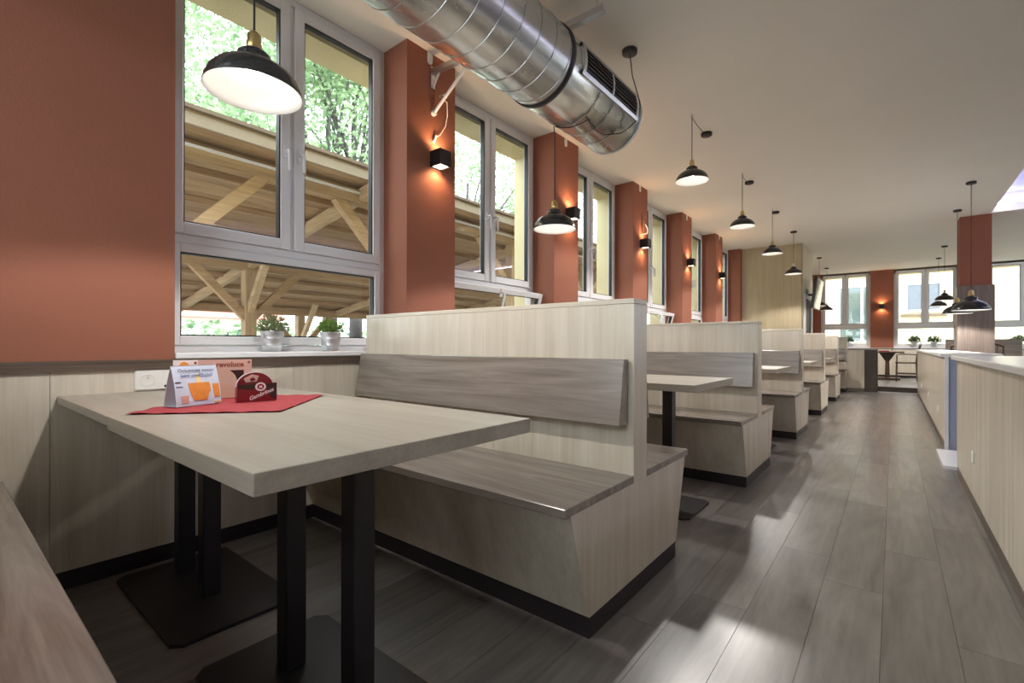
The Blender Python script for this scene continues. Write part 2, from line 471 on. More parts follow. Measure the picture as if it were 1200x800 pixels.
# far wall
far_w = [(-1.62, -.49), (0.0, 1.26), (1.75, 3.01), (3.5, 4.76)]
wf = MB(); wf.box(XO, YF + .012, -.3, XR + .3, YF + .5, .90); wf = wf.build('wall_far', M['yellow'])
struct(wf, 'far wall with big windows, terracotta piers and light wood wainscot')
box('lintel', M['yellow'], XO, YF + .1, 2.862, XR + .3, YF + .5, 3.6, wf)
xs = [XP] + [q for w in far_w for q in w] + [XR]
for i in range(0, len(xs), 2):
    box('pier', M['red'], xs[i], YF, .9, xs[i + 1], YF + .2, ZC, wf)
    box('outer_pier', M['yellow'], xs[i] + .01, YF + .2, .9, xs[i + 1] - .01, YF + .5, 2.862, wf)
flab = ['left far window beside the wood-clad box', 'far window seen just left of the tall column', 'far window seen just right of the tall column', 'rightmost far window at the edge of the picture']
for i, (a, b) in enumerate(far_w):
    window(7 + i, (a, YF + .10, 0), 0, b - a, flab[i])
    box('sill_board', M['sill'], a + .002, YF - .03, .885, b - .002, YF + .1, .912, wf)
x = XP
while x < XR - .1:
    MB().box(x + .001, YF, PZ + .06, min(x + .6, XR) - .001, YF + .012, .86).build('wall_panel', M['light_z'], wf); x += .6
o = box('baseboard_far', M['plinth'], XP, YF - .008, PZ, XR, YF + .012, PZ + .06); struct(o, 'black plinth along the far wall on the platform')
o = box('trim_2', M['dark_x'], XP, YF - .014, .86, XR, YF + .012, .885); struct(o, 'dark ledge under the far windows')
# right wall and rear wall (outside the picture, closing the room)
wr = MB()
rw = [(10.6, 12.9), (13.4, 15.7)]  # unseen windows added to bring daylight to the far end
ys = [YR - .3] + [q for w in rw for q in w] + [YF + .3]
for i in range(0, len(ys), 2): wr.box(XR, ys[i], 0, XR + .3, ys[i + 1], ZC)
for a, b in rw: wr.box(XR, a, 0, XR + .3, b, .9); wr.box(XR, a, 2.85, XR + .3, b, ZC)
wr = wr.build('wall_right', M['white_wall'])
for i, (a, b) in enumerate(rw): window(13 + i, (XR + .1, b, 0), -PI / 2, b - a, 'wide unseen window added in the right wall for daylight, %s' % ('nearer one', 'corner one at the far wall')[i], z1=2.85)
struct(wr, 'white right wall of the restaurant')
wb = MB()
bw = [(-2.35, -1.2), (-1.1, .05)]
xs = [XO] + [q for w in bw for q in w] + [XR + .3]
for i in range(0, len(xs), 2): wb.box(xs[i], YR - .3, 0, xs[i + 1], YR, ZC)
for a, b in bw: wb.box(a, YR - .3, 0, b, YR, .9); wb.box(a, YR - .3, 2.8, b, YR, ZC)
struct(wb.build('wall_rear', M['white_wall']), 'white wall behind the camera with windows')
for i, (a, b) in enumerate(bw): window(11 + i, (b, YR - .1, 0), PI, b - a, 'white window in the wall behind the camera, %s' % ('beside the window wall', 'behind the aisle end of the benches')[i], z1=2.8)

# ------------------------------------------------------------------ wood-clad box, door, TV
BX, BY0, BY1 = -1.40, 10.85, 12.35
wbx = box('wall_box', M['olive'], XP, BY0 + .012, 0, BX - .012, BY1, ZC); struct(wbx, 'floor to ceiling wood-clad box at the end of the booth row')
x = XP
for k in range(2):
    MB().box(x + .001, BY0, 0, x + .55 - .001, BY0 + .012, ZC).build('wall_panel', M['olive'], wbx); x += .55
MB().box(BX - .012, BY0, 0, BX, 11.02, ZC).build('wall_panel', M['olive'], wbx)
MB().box(BX - .012, 11.02, 2.0, BX, BY1, ZC).build('wall_panel', M['olive'], wbx)
MB().box(BX - .012, 12.1, 0, BX, BY1, 2.0).build('wall_panel', M['olive'], wbx)
dr = empty('door_1', (BX, 11.02, 0)); struct(dr, 'dark door in a white frame in the side of the wood-clad box')
m = MB(); m.box(-.01, 0, 0, .03, .10, 2.0); m.box(-.01, .98, 0, .03, 1.08, 2.0); m.box(-.01, .1, 1.9, .03, .98, 2.0); m.build('door_frame', M['pvc'], dr)
MB().box(-.012, .1, 0, -.002, .98, 1.9).build('door_leaf', M['doordark'], dr)
m = MB(); m.tube([(0, .18, 1.02), (.05, .18, 1.02), (.05, .28, 1.02)], .009, 8); m.build('door_handle', M['chrome'], dr)

tv = empty('television', (BX + .03, 11.5, 2.0)); tag(tv, 'black flat television tilted out from the side of the wood-clad box', 'television')
t = MB().box(0, -.5, -.30, .05, .5, .32).build('casing', M['black_gloss'], tv, bevel=.008, loc=(.12, 0, 0)); t.rotation_euler = (0, math.radians(7), 0)
s = MB().box(.05, -.48, -.28, .053, .48, .30).build('screen', M['screen'], t)
m = MB(); m.box(-.028, -.1, -.12, -.015, .1, .12); m.tube([(-.015, 0, 0), (.13, 0, 0)], .02, 8); m.build('wall_mount', M['black'], tv)

# ------------------------------------------------------------------ column by the half walls
cl = empty('column', (.985, 10.38, 0)); struct(cl, 'square column, terracotta above and dark wood cladding below')
MB().box(-.18, -.18, 1.88, .18, .18, ZC).build('shaft', M['red'], cl)
MB().box(-.21, -.21, 0, .21, .21, 1.885).build('cladding', M['dark_z'], cl, bevel=.003)

# ------------------------------------------------------------------ booth benches
def make_bench(L, sides=(-1, 1), half=None):
    root = empty('booth_bench')
    h = L / 2
    fy = -.39 if -1 in sides else -.06; ty = -.505 if -1 in sides else -.06
    by = .39 if 1 in sides else .06; uy = .505 if 1 in sides else .06
    MB().prism([(fy, .07), (by, .07), (uy, .43), (ty, .43)], 'x', -h, h - .001).build('base', M['light_z'], root, bevel=.0015)
    MB().box(-h, fy + .003, 0, h - .004, by - .003, .07).build('plinth', M['plinth'], root)
    for sd in sides:
        MB().box(-h, sd * .06, .43, h + .001, sd * .54, .459).build('seat', M['dark_x'], root, bevel=.002)
        MB().prism([(sd * .06, .897), (sd * .098, .897), (sd * .138, .652), (sd * .06, .650)], 'x', -h, h - .022).build('backrest', M['dark_x'], root, bevel=.002)
    MB().box(-h, -.0595, .43, h, .0595, 1.108).build('partition', M['light_z'], root, bevel=.0015)
    MB().box(-h, -.0605, 1.1085, h + .001, .0605, 1.128).build('top_cap', M['light_x'], root, bevel=.002)
    return root
XA = -.761
XS = XP + .015
L = XA - XS
bench0 = make_bench(L)
blab = ['double-sided booth bench whose dark seat edge fills the bottom left corner',
        'nearest fully seen double booth bench, right behind the table with the red napkin',
        'second double booth bench along the aisle, behind the second table',
        'third double booth bench along the aisle',
        'fourth double booth bench along the aisle',
        'fifth double booth bench, last one before the wood-clad box',
        'short single-sided booth bench at the end of the row against the low end wall']
BY = [1.737 + 2.1 * k for k in range(-1, 6)]
for k, y in enumerate(BY):
    if k == 0: b = bench0
    elif k < 6: b = copy_tree(bench0)
    else: b = make_bench(XA - BX - .012, (-1,))
    b.location = ((XS + XA) / 2 if k < 6 else (BX + .012 + XA) / 2, y, 0)
    tag(b, blab[k], 'bench', 'booth benches along the window wall')

# end wall after the last bench
ew = empty('low_end_wall', (-.51, 12.29, 0)); tag(ew, 'low wood end wall with a dark end panel beside the far step', 'partition')
MB().box(-.25, -.09, .07, .04, .06, .865).build('panel', M['light_z'], ew); MB().box(-.25, -.085, 0, .035, .06, .07).build('plinth', M['dark_x'], ew)
MB().box(.04, -.10, 0, .26, .06, .865).build('end_panel', M['dark_end'], ew, bevel=.002); MB().box(-.25, -.105, .866, .265, .065, .885).build('top_cap', M['dark_x'], ew)

# ------------------------------------------------------------------ tables
def make_table(x0, split, x1, posts, plates):
    root = empty('booth_table')
    if split: MB().box(x0, -.36, .722, split - .0012, .36, .7495).build('wall_leaf', M['table'], root, bevel=.0015)
    MB().box(split if split else x0, -.36, .712, x1, .36, .75).build('tabletop', M['table'], root, bevel=.0015)
    for p in posts: MB().box(p - .03, -.03, .012, p + .03, .03, .712).build('post', M['black'], root, bevel=.003)
    for a, b in plates:
        poly = [(a + .03, -.2), (b - .03, -.2), (b, -.17), (b, .17), (b - .03, .2), (a + .03, .2), (a, .17), (a, -.17)]
        MB().prism(poly, 'z', 0, .012).build('base_plate', M['black'], root)
    return root
tlab = ['nearest long light wood booth table with the red napkin on it', 'second light wood booth table, seen past the nearest bench',
        'third light wood booth table from the camera', 'fourth light wood booth table from the camera', 'fifth light wood booth table from the camera',
        'last short light wood booth table beside the wood-clad box']
TX = XP + .002
tab0 = make_table(TX + 0, -1.703, -.772, (-1.04, -1.38, -2.02, -2.29), ((-1.56, -.86), (-2.43, -1.73)))
for k in range(6):
    if k == 0: t = tab0
    elif k < 5: t = copy_tree(tab0)
    else: t = make_table(BX + .04, None, -.772, (-1.08,), ((-1.3, -.86),))
    t.location = (0, .68 + 2.1 * k, 0)
    tag(t, tlab[k], 'table', 'booth tables')
    # keep the Empty at the table's base
    bx = -1.6 if k < 5 else -1.08
    t.location.x = bx
    for ch in t.children: ch.location.x = -bx

# ------------------------------------------------------------------ half walls on the right
def half_wall(name, y0, y1, label, z, sockets):
    root = empty(name, (.53, (y0 + y1) / 2, 0)); tag(root, label, 'half wall')
    yc = (y0 + y1) / 2
    y = y0
    while y < y1 - .02:
        y2 = min(y + .62, y1)
        if y1 - y2 < .2: y2 = y1
        MB().box(-.165, y - yc + .0008, .07, -.150, y2 - yc - .0008, z - .03).build('panel', M['light_z'], root); y = y2
    MB().box(-.150, y0 - yc, 0, .16, y1 - yc, z - .03).build('core', M['shade_blue'], root)
    MB().box(-.163, y0 - yc, 0, -.150, y1 - yc, .07).build('skirting', M['dark_y'], root)
    MB().box(-.20, y0 - yc - .01, z - .03, .20, y1 - yc + .01, z).build('top_slab', M['sill'], root, bevel=.004)
    MB().box(-.172, y0 - yc - .012, .0, -.145, y0 - yc, z - .03).build('corner_strip', M['pvc'], root)
    for sy, sz in sockets:
        s = MB().box(-.172, sy - yc - .03, sz - .035, -.165, sy - yc + .03, sz + .035).build('socket_plate', M['plastic'], root, bevel=.003)
    return root
half_wall('half_wall', -1.25, 4.78, 'near light wood half wall with pale top along the right side of the aisle', .88, [(3.85, .30)])
half_wall('half_wall', 5.78, 12.2, 'far light wood half wall beyond the gap, running to the step', .88, [(6.6, .3), (8.4, .3), (10.3, .3)])
o = box('threshold_plate', M['sill'], .30, 4.95, 0, .55, 5.72, .025); tag(o, 'pale threshold plate on the floor in the gap between the half walls', 'threshold')

# ------------------------------------------------------------------ pendant lamps
def pendant(x, y, zb, label, R=.137, hook=None, canopy=None, cordpath=None, on=True, power=PENDANT_W, cap='brass', canopy_top=ZC, group='black dome pendant lamps'):
    root = empty('pendant_lamp', (x, y, zb)); tag(root, label, 'lamp', group)
    k = R / .137
    prof = [(.137, 0), (.137, .004), (.133, .020), (.124, .042), (.106, .064), (.083, .080), (.060, .091), (.048, .098), (.049, .104), (.047, .116), (.036, .126), (.020, .130)]
    outer = [(r_ * k, z_ * k) for r_, z_ in prof]
    inner = [(max(r_ - .003, .001) * k, (z_ - .002) * k) for r_, z_ in prof[1:-3]]
    sh = MB().lathe(outer, 40).build('shade', M['black_gloss'], root, fix=False)
    MB().lathe([(.137 * k, 0)] + inner + [(.004, .098 * k)], 40).build('shade_lining', M['shade_in'], sh, fix=False)
    MB().lathe([(.001, .128 * k), (.021 * k, .129 * k), (.022 * k, .150 * k), (.019 * k, .158 * k), (.019 * k, .178 * k), (.012 * k, .186 * k), (.005, .192 * k), (.001, .193 * k)], 20).build('lamp_cap', M[cap], root)
    zt = .19 * k
    top = (canopy_top - zb)
    if cordpath: pts = [(0, 0, zt)] + [(p[0] - x, p[1] - y, p[2] - zb) for p in cordpath]
    else: pts = [(0, 0, zt), (0, 0, top - .012)]
    MB().tube(pts, .0035, 6).build('cord', M['cord'], root)
    if hook:
        hk = MB()
        ring_ = [(.012 * math.cos(a), 0, top - .030 + .012 * math.sin(a)) for a in [i * PI / 6 - PI / 2 for i in range(10)]]
        hk.tube(ring_, .002, 6); hk.tube([(0, 0, top - .018), (0, 0, top)], .002, 6); hk.lathe([(.001, top), (.012, top), (.012, top - .004), (.001, top - .005)], 12)
        hk.build('ceiling_hook', M['steel'], root)
        cx, cy = canopy[0] - x, canopy[1] - y
        MB().tube([(0, 0, top - .030), (cx * .3, cy * .3, top - .040), (cx * .8, cy * .8, top - .032), (cx, cy, top - .018)], .003, 6).build('swag_cord', M['cord'], root)
    else: cx = cy = 0
    if canopy is not None or hook is None:
        if canopy is not None: cx, cy = canopy[0] - x, canopy[1] - y
        MB().lathe([(.001, top - .028), (.045, top - .028), (.05, top - .024), (.05, top), (.001, top)], 28, c=(cx, cy, 0)).build('canopy', M['black'], root)
    bz = .070 * k
    MB().lathe([(.001, bz - .03), (.016, bz - .026), (.027, bz - .008), (.028, bz + .006), (.02, bz + .024), (.012, bz + .04), (.001, bz + .042)], 16).build('bulb', M['bulb'] if on else M['plastic'], root)
    if on:
        ld = bpy.data.lights.new('lamp_light', 'SPOT'); ld.energy = power; ld.color = WARM; ld.shadow_soft_size = .028; ld.spot_size = math.radians(140); ld.spot_blend = .22
        lo = bpy.data.objects.new('lamp_light', ld); COL.objects.link(lo); lo.parent = root; lo.location = (0, 0, bz - .048)
    return root
DX, DZ, DR = -1.575, 2.55, .225
def ductp(y, ang, r=DR + .006):
    a = math.radians(ang); return (DX + r * math.cos(a), y, DZ + r * math.sin(a))
pendant(-1.536, .637, 1.724, 'nearest lit black dome pendant lamp hanging over the napkin table', cordpath=[(-1.536, .637, DZ - DR - .01)], canopy=None, hook=None, R=.137, power=18.0)
_key = [(2.53, -122), (2.535, -100), (2.55, -82), (2.57, -62), (2.66, -70), (2.80, -68), (2.93, -50), (3.02, -20), (3.06, 15)]
_wrap = []
for (ya, aa), (yb, ab) in zip(_key, _key[1:]):
    for q in range(5): _wrap.append(ductp(ya + (yb - ya) * q / 5, aa + (ab - aa) * q / 5, DR + .007))
_wrap.append(ductp(3.06, 15, DR + .007))
p2path = [(-1.69, 2.53, 2.30)] + _wrap + [(-1.40, 3.05, 2.80), (-1.411, 3.031, 2.945)]
pendant(-1.69, 2.53, 1.69, 'dark dome pendant lamp hanging from the duct in front of the second pillar', cordpath=p2path, canopy=(-1.411, 3.031), R=.135, power=14.0)
pendant(-1.376, 4.212, 2.385, 'lit dome pendant lamp, first one on the ceiling past the duct end', hook=True, canopy=(-1.39, 4.671))
pendant(-1.385, 6.022, 2.342, 'dome pendant lamp, second one on the ceiling past the duct end', hook=True, canopy=(-1.391, 6.388))
pendant(-1.40, 7.872, 2.306, 'dome pendant lamp, third one on the ceiling past the duct end', hook=True, canopy=(-1.39, 8.06))
pendant(-1.38, 9.645, 2.215, 'dome pendant lamp hanging just in front of the wood-clad box', cap='chrome')
pendant(-1.33, 12.88, 1.86, 'small dark pendant lamp just behind the television', on=True, power=PENDANT_W * .8, cap='chrome')
pendant(-1.355, 14.73, 1.872, 'dark pendant lamp hanging before the left far window', power=PENDANT_W * .8, cap='chrome')
pendant(.742, 8.092, 1.39, 'biggest low pendant lamp before the dark wood of the column', R=.18, power=PENDANT_W * .9, cap='brass', group='low pendant lamps by the column')
pendant(.736, 9.636, 1.43, 'low pendant lamp half hidden behind the biggest one at the column', R=.17, power=PENDANT_W * .8, cap='brass', group='low pendant lamps by the column')
pendant(.80, 12.931, 1.87, 'higher of the two pendant lamps before the far window left of the column', R=.155, power=PENDANT_W * .8, cap='chrome', group='low pendant lamps by the column')
pendant(.802, 14.601, 1.86, 'farther, smaller of the two pendant lamps before the far window', R=.155, power=PENDANT_W * .8, cap='chrome', group='low pendant lamps by the column')

# ------------------------------------------------------------------ spiral duct
D = empty('ventilation_duct', (DX, 1.2, DZ)); tag(D, 'big round galvanised spiral air duct under the ceiling by the windows', 'duct')
Y0, Y1 = -1.6 - 1.2, 3.09 - 1.2
n = 56
MB().lathe([(DR, Y0), (DR, 2.2 - 1.2), (DR, Y1), (DR - .006, Y1), (DR - .006, Y1 - .35), (.001, Y1 - .36)], n, axis='y').build('pipe', M['galv'], D, fix=False)
sp = MB(); pts = []
turn = .135
NT = int((2.21 + 1.6) / turn)
for i in range(NT * 40 + 1):
    a = 2 * PI * i / 40
    pts.append(((DR + .001) * math.cos(a), Y0 + turn * i / 40, (DR + .001) * math.sin(a)))
sp.tube(pts, .0035, 5); sp.build('spiral_seam', M['galv'], D)
MB().lathe([(DR, .99), (DR + .008, .995), (DR + .008, 1.022), (DR, 1.03)], n, axis='y').build('joint_collar', M['black'], D)
MB().lathe([(DR, 1.0 - 1.2 * 1), (DR + .006, 1.005 - 1.2), (DR + .006, 1.02 - 1.2), (DR, 1.03 - 1.2)], n, axis='y', c=(0, .18 - .35, 0)).build('joint_collar', M['black'], D)
MB().lathe([(DR, Y1 - .01), (DR + .005, Y1 - .008), (DR + .005, Y1 + .004), (DR - .006, Y1 + .004)], n, axis='y').build('end_rim', M['steel'], D)
for yy in (1.33, 1.5, 1.67): MB().lathe([(DR, yy), (DR + .003, yy + .003), (DR, yy + .006)], n, axis='y').build('seam_ring', M['galv'], D)
# grille on the room side
g = empty('grille', (0, 0, 0), parent=D)
ga, gb = math.radians(-21), math.radians(24)
GR = DR + .010
def gp(y, a, r=GR): return (r * math.cos(a), y, r * math.sin(a))
gy0, gy1 = 2.30 - 1.2, 3.02 - 1.2
gm = MB()
na = 10
def arcband(m, y0, y1, a0, a1, r0, r1, k=8):
    vs = []
    for i in range(k + 1):
        a = a0 + (a1 - a0) * i / k
        for r_ in (r0, r1):
            for yy in (y0, y1): vs.append(gp(yy, a, r_))
    fs = []
    for i in range(k):
        b = i * 4; c_ = b + 4
        fs += [(b, b + 1, c_ + 1, c_), (b + 2, c_ + 2, c_ + 3, b + 3), (b, c_, c_ + 2, b + 2), (b + 1, b + 3, c_ + 3, c_ + 1)]
    fs += [(0, 2, 3, 1), (k * 4, k * 4 + 1, k * 4 + 3, k * 4 + 2)]
    m.add(vs, fs)
fr = MB()
arcband(fr, gy0, gy0 + .03, ga, gb, DR - .004, GR + .004); arcband(fr, gy1 - .03, gy1, ga, gb, DR - .004, GR + .004)
arcband(fr, (gy0 + gy1) / 2 - .01, (gy0 + gy1) / 2 + .01, ga, gb, DR - .004, GR + .002)
arcband(fr, gy0, gy1, ga, ga + .10, DR - .004, GR + .004, 3); arcband(fr, gy0, gy1, gb - .10, gb, DR - .004, GR + .004, 3)
fr.build('grille_frame', M['steel'], g)
bk = MB(); arcband(bk, gy0 + .01, gy1 - .01, ga + .02, gb - .02, DR - .003, DR + .002); bk.build('grille_back', M['seal'], g)
for i in range(6):
    a = ga + .10 + (gb - ga - .20) * (i + .5) / 6
    for h0, h1 in ((gy0 + .03, (gy0 + gy1) / 2 - .01), ((gy0 + gy1) / 2 + .01, gy1 - .03)):
        s = MB(); arcband(s, h0, h1, a - .022, a + .022, DR + .002, GR + .002, 2); s.build('slat', M['black'], g)
# ceiling rails and bracket
for yy in (2.36 - 1.2, .2 - 1.2):
    m = MB(); m.box(-.33, yy - .02, DR + .02, .33, yy + .02, DR + .055)
    m.build('support_rail', M['steel'], D)
    m = MB()
    for sx in (-.28, .28): m.tube([(sx, yy, DR + .03), (sx, yy, ZC - DZ)], .005, 6)
    m.tube([((DR + .004) * math.cos(a), yy, (DR + .004) * math.sin(a)) for a in [math.radians(60 + 6 * i) for i in range(11)]], .006, 6)
    m.build('hanger', M['steel'], D)

# bracket arm and opener rod on the first pillar
br = empty('wall_bracket', (XP, 2.215, 2.80)); tag(br, 'steel bracket arm from the first pillar to the duct', 'bracket')
m = MB(); m.box(0, -.018, -.07, .006, .018, .08); m.build('back_plate', M['steel'], br)
m = MB(); m.bar((0, 0, .045), (.72, 0, .0), .035, .035); m.build('arm', M['steel'], br)
m = MB(); m.bar((.004, 0, -.06), (.07, 0, .02), .012, .012); m.build('gusset', M['pvc'], br)
rd = empty('opener_rod', (XP, 2.22, 2.56)); tag(rd, 'white window opener rod hanging slanted on the first pillar, with loose cable', 'rod')
MB().tube([(.012, 0, 0), (.30, .02, .22)], .011, 10).build('rod', M['pvc'], rd)
m = MB(); m.lathe([(.001, -.012), (.02, -.012), (.02, .012), (.001, .012)], 14, axis='x', c=(.012, 0, 0)); m.build('pivot', M['pvc'], rd)
loop = [(.10, .0, .09), (.09, .03, .12), (.06, .0, .10), (.09, -.02, .08), (.10, .04, .06), (.05, .09, .0), (.02, .10, -.06), (.012, .06, -.13), (.01, .01, -.17)]
MB().tube(loop, .003, 6).build('cable', M['plastic'], rd)
MB().tube([(.010, .02, -.15), (.009, .0, -.20)], .008, 8).build('cable_end', M['plastic'], rd)
cc = empty('loose_cable', (XP, 5.745, 2.36)); tag(cc, 'pale loose curl of cable above the third pillar sconce', 'cable')
lp = [(.01, -.02, 0)] + [(.02 + .03 * math.sin(t * .7), .05 * math.cos(t * .8) + .05, .03 + .028 * t) for t in range(9)]
MB().tube(lp, .004, 6).build('curl', M['plastic'], cc)
MB().tube([(.006, -.02, .0), (.006, -.02, .28)], .003, 6).build('feed_wire', M['cord'], cc)

clab = ['first', 'second', 'third', 'fourth', 'fifth']
for k in range(5):
    yc = pill[k][0] + .195
    p = [(-.018, -.035), (.0, -.045), (.018, -.035), (.022, .0), (.02, .035), (.0, .04), (-.02, .035), (-.022, 0)]
    o = MB().prism([(a, b) for a, b in p], 'x', 0, .008).build('cable_clip', M['plastic'], None, loc=(XP, yc, ZC - .04))
    tag(o, 'white oval plastic clip at the top of the %s pillar from the camera' % clab[k], 'clip', 'white clips on the pillars')

# ------------------------------------------------------------------ sconces
def sconce(loc, rz, label):
    root = empty('wall_sconce', loc, rz); tag(root, label, 'sconce', 'up and down cube sconces')
    m = MB()
    w, d, h = .05, .105, .055
    t = .006
    m.box(-w, -.0, -h, w, t, h); m.box(-w, d - t, -h, w, d, h); m.box(-w, t, -h, -w + t, d - t, h); m.box(w - t, t, -h, w, d - t, h)
    m.build('housing', M['black'], root, bevel=.001)
    for sg in (1, -1): MB().box(-w + t, t, sg * .040, w - t, d - t, sg * .046).build('lens', M['sconce_glow'], root)
    for sg in (1, -1):
        ld = bpy.data.lights.new('sconce_light', 'SPOT'); ld.energy = SCONCE_W; ld.color = (1.0, .58, .30); ld.spot_size = math.radians(150); ld.spot_blend = .6; ld.shadow_soft_size = .02
        lo = bpy.data.objects.new('sconce_light', ld); COL.objects.link(lo); lo.parent = root; lo.location = (0, .055, sg * .050)
        lo.rotation_euler = (PI, 0, 0) if sg > 0 else (0, 0, 0)
    return root
slab = ['black cube sconce glowing on the first pillar, below the opener rod', 'black cube sconce on the second pillar, half behind the pendant', 'black cube sconce on the third pillar, below the cable curl',
        'black cube sconce on the fourth pillar', 'black cube sconce on the fifth pillar', 'small sconce on the sixth pillar next to the wood-clad box']
for k in range(5): sconce((XP, pill[k][0] + .25, 2.235), -PI / 2, slab[k])
sconce((-.25, YF, 2.0), PI, 'wide-glowing sconce on the terracotta pier between the far windows')

# ------------------------------------------------------------------ things on the nearest table
ZT = .75
nv = []; nf = []
N_ = 24
cA, cB, cC, cD = Vector((-1.69, .355)), Vector((-1.41, .66)), Vector((-1.75, .99)), Vector((-2.02, .68))
rr = random.Random(5)
for i in range(N_ + 1):
    for j in range(N_ + 1):
        s, t = i / N_, j / N_
        p = (cA * (1 - s) + cB * s) * (1 - t) + (cD * (1 - s) + cC * s) * t
        e = min(s, 1 - s, t, 1 - t)
        z = .0015 + .002 * (math.sin(s * 19 + t * 5) * math.cos(t * 23 - s * 3) + 1) * .5 + (.003 * abs(math.sin((s + t) * 17)) if e < .04 else 0)
        nv.append((p.x + 1.7, p.y - .67, z))
for i in range(N_):
    for j in range(N_):
        a = i * (N_ + 1) + j; nf.append((a, a + N_ + 1, a + N_ + 2, a + 1))
mb = MB(); mb.add(nv, nf, True)
mb.add([(v[0], v[1], 0.0003) for v in nv], [tuple(reversed(f)) for f in nf], True)
nap = mb.build('napkin', M['napkin'], None, loc=(-1.7, .67, ZT), fix=False)
tag(nap, 'red cloth napkin laid cornerwise on the nearest table', 'napkin')
ZN = ZT + .0045

def text_mesh(body, size, mat, parent, mtx, name, shear=0.0, ext=.0003, bold=0.0):
    cu = bpy.data.curves.new('lettering', 'FONT'); cu.body = body; cu.size = size; cu.shear = shear; cu.extrude = ext; cu.offset = bold
    cu.align_x = 'CENTER'; cu.align_y = 'CENTER'; cu.resolution_u = 3
    to = bpy.data.objects.new('lettering', cu); COL.objects.link(to)
    bpy.context.view_layer.update()
    me = bpy.data.meshes.new_from_object(to.evaluated_get(bpy.context.evaluated_depsgraph_get()))
    bpy.data.objects.remove(to)
    me.materials.clear(); me.materials.append(mat)
    o = bpy.data.objects.new(name, me); COL.objects.link(o); o.parent = parent; o.matrix_local = mtx
    return o
# frame: local x = right as read, local y = depth away from reader, z up
def rd_mat(x, y, z, tilt=0.0):
    # text in local XZ plane facing -y
    return Matrix.Translation((x, y, z)) @ Matrix.Rotation(PI / 2 - tilt, 4, 'X')

def facing(u_rot): return u_rot
# tent card
tcard = empty('tent_card', (-1.778, .552, ZN), math.radians(105)); tag(tcard, 'white and blue folded tent card with an orange beer mug picture', 'card')
hw, hh, dd = .072, .128, .031
def tent_y(z): return -dd * (1 - (z / hh) ** 1.6)
prof = [(tent_y(hh * i / 8), hh * i / 8) for i in range(9)]
pin = [(y + .0016, z) for y, z in prof]
m = MB(); m.prism(prof + pin[::-1], 'x', -hw, hw); fp = m.build('front_panel', M['card'], tcard)
prof2 = [(-y, z) for y, z in prof]; pin2 = [(y - .0016, z) for y, z in prof2]
MB().prism(prof2 + pin2[::-1], 'x', -hw, hw).build('back_panel', M['card_plain'], tcard)
MB().box(-hw, -dd, 0.0, hw, dd, .0012).build('base_flap', M['card_plain'], tcard)
def on_card(poly, mat, name):      # flat print following the front panel
    vs = [(x, tent_y(z) - .0012, z) for x, z in poly]
    vs2 = [(x, tent_y(z) - .0002, z) for x, z in poly]
    n = len(vs); mb = MB(); mb.add(vs + vs2, [tuple(range(n)), tuple(range(2 * n - 1, n - 1, -1))] + [(i, (i + 1) % n, n + (i + 1) % n, n + i) for i in range(n)])
    return mb.build(name, mat, fp)
def strips(x0, x1, z0, z1, f0=lambda t: 0, f1=lambda t: 0, mat=None, name='print', k=5):
    left = [(x0 + f0(i / k), z0 + (z1 - z0) * i / k) for i in range(k + 1)]
    right = [(x1 + f1(i / k), z0 + (z1 - z0) * i / k) for i in range(k + 1)]
    for i in range(k):
        pass
    mb = MB()
    for i in range(k):
        q = [left[i], right[i], right[i + 1], left[i + 1]]
        vs = [(x, tent_y(z) - .0012, z) for x, z in q] + [(x, tent_y(z) + .0004, z) for x, z in q]
        mb.add(vs, [(0, 1, 2, 3), (7, 6, 5, 4), (0, 1, 5, 4), (1, 2, 6, 5), (2, 3, 7, 6), (3, 0, 4, 7)])
    return mb.build(name, mat, fp)
strips(-.018, .026, .016, .072, lambda t: -.012 * math.sin(t * 1.6), lambda t: .012 * math.sin(t * 1.6), M['orange'], 'mug_print', 9)
strips(.032, .040, .042, .066, mat=M['orange'], name='mug_handle_print', k=2)
strips(-.004, .014, .072, .100, lambda t: .004 * t, lambda t: -.008 * t, M['foam'], 'foam_print', k=3)
strips(.050, .070, .022, .066, lambda t: -.003 * t, lambda t: -.002, M['orange'], 'glass_print', k=3)
strips(.048, .070, .004, .009, mat=M['foam'], name='footer_print', k=1)
strips(-.068, -.052, .073, .077, lambda t: 0, lambda t: 0, M['ink_dark'], 'notch_print', k=1)
strips(-.068, -.048, .060, .063, mat=M['ink'], name='notch_print', k=1)
strips(-.056, -.034, .010, .034, mat=M['pink'], name='panel_print', k=2)
text_mesh('Ochutnejte novou', .0155, M['ink'], fp, rd_mat(0, tent_y(.112) - .002, .112, math.radians(30)), 'lettering', .35)
text_mesh('letní osvěžující!', .0165, M['ink'], fp, rd_mat(0, tent_y(.096) - .002, .096, math.radians(24)), 'lettering', .35)

# arch napkin holders
def arch(w, h, n=14):
    r = w / 2
    return [(-r, 0), (r, 0)] + [(r * math.cos(a), h - r * .86 + r * .86 * math.sin(a)) for a in [PI * i / n for i in range(n + 1)]]
nh = empty('napkin_holder', (-1.712, .722, ZN), math.radians(80)); tag(nh, 'dark red arched napkin holder with white emblem and slanting script', 'napkin holder')
ap = MB().prism(arch(.116, .098), 'y', .028, .031).build('back_arch', M['maroon'], nh)
MB().prism(arch(.120, .101), 'y', .0312, .036).build('arch_edge', M['card_plain'], nh)
fr_ = MB(); fr_.box(-.062, -.002, 0, .062, .001, .062); fr_ = fr_.build('front_pocket', M['maroon'], nh)
MB().box(-.062, .001, 0, .062, .028, .002).build('pocket_base', M['maroon_dark'], nh)
for sx in (-1, 1): MB().box(sx * .062, .001, 0, sx * .0605, .028, .050).build('pocket_side', M['maroon'], nh)
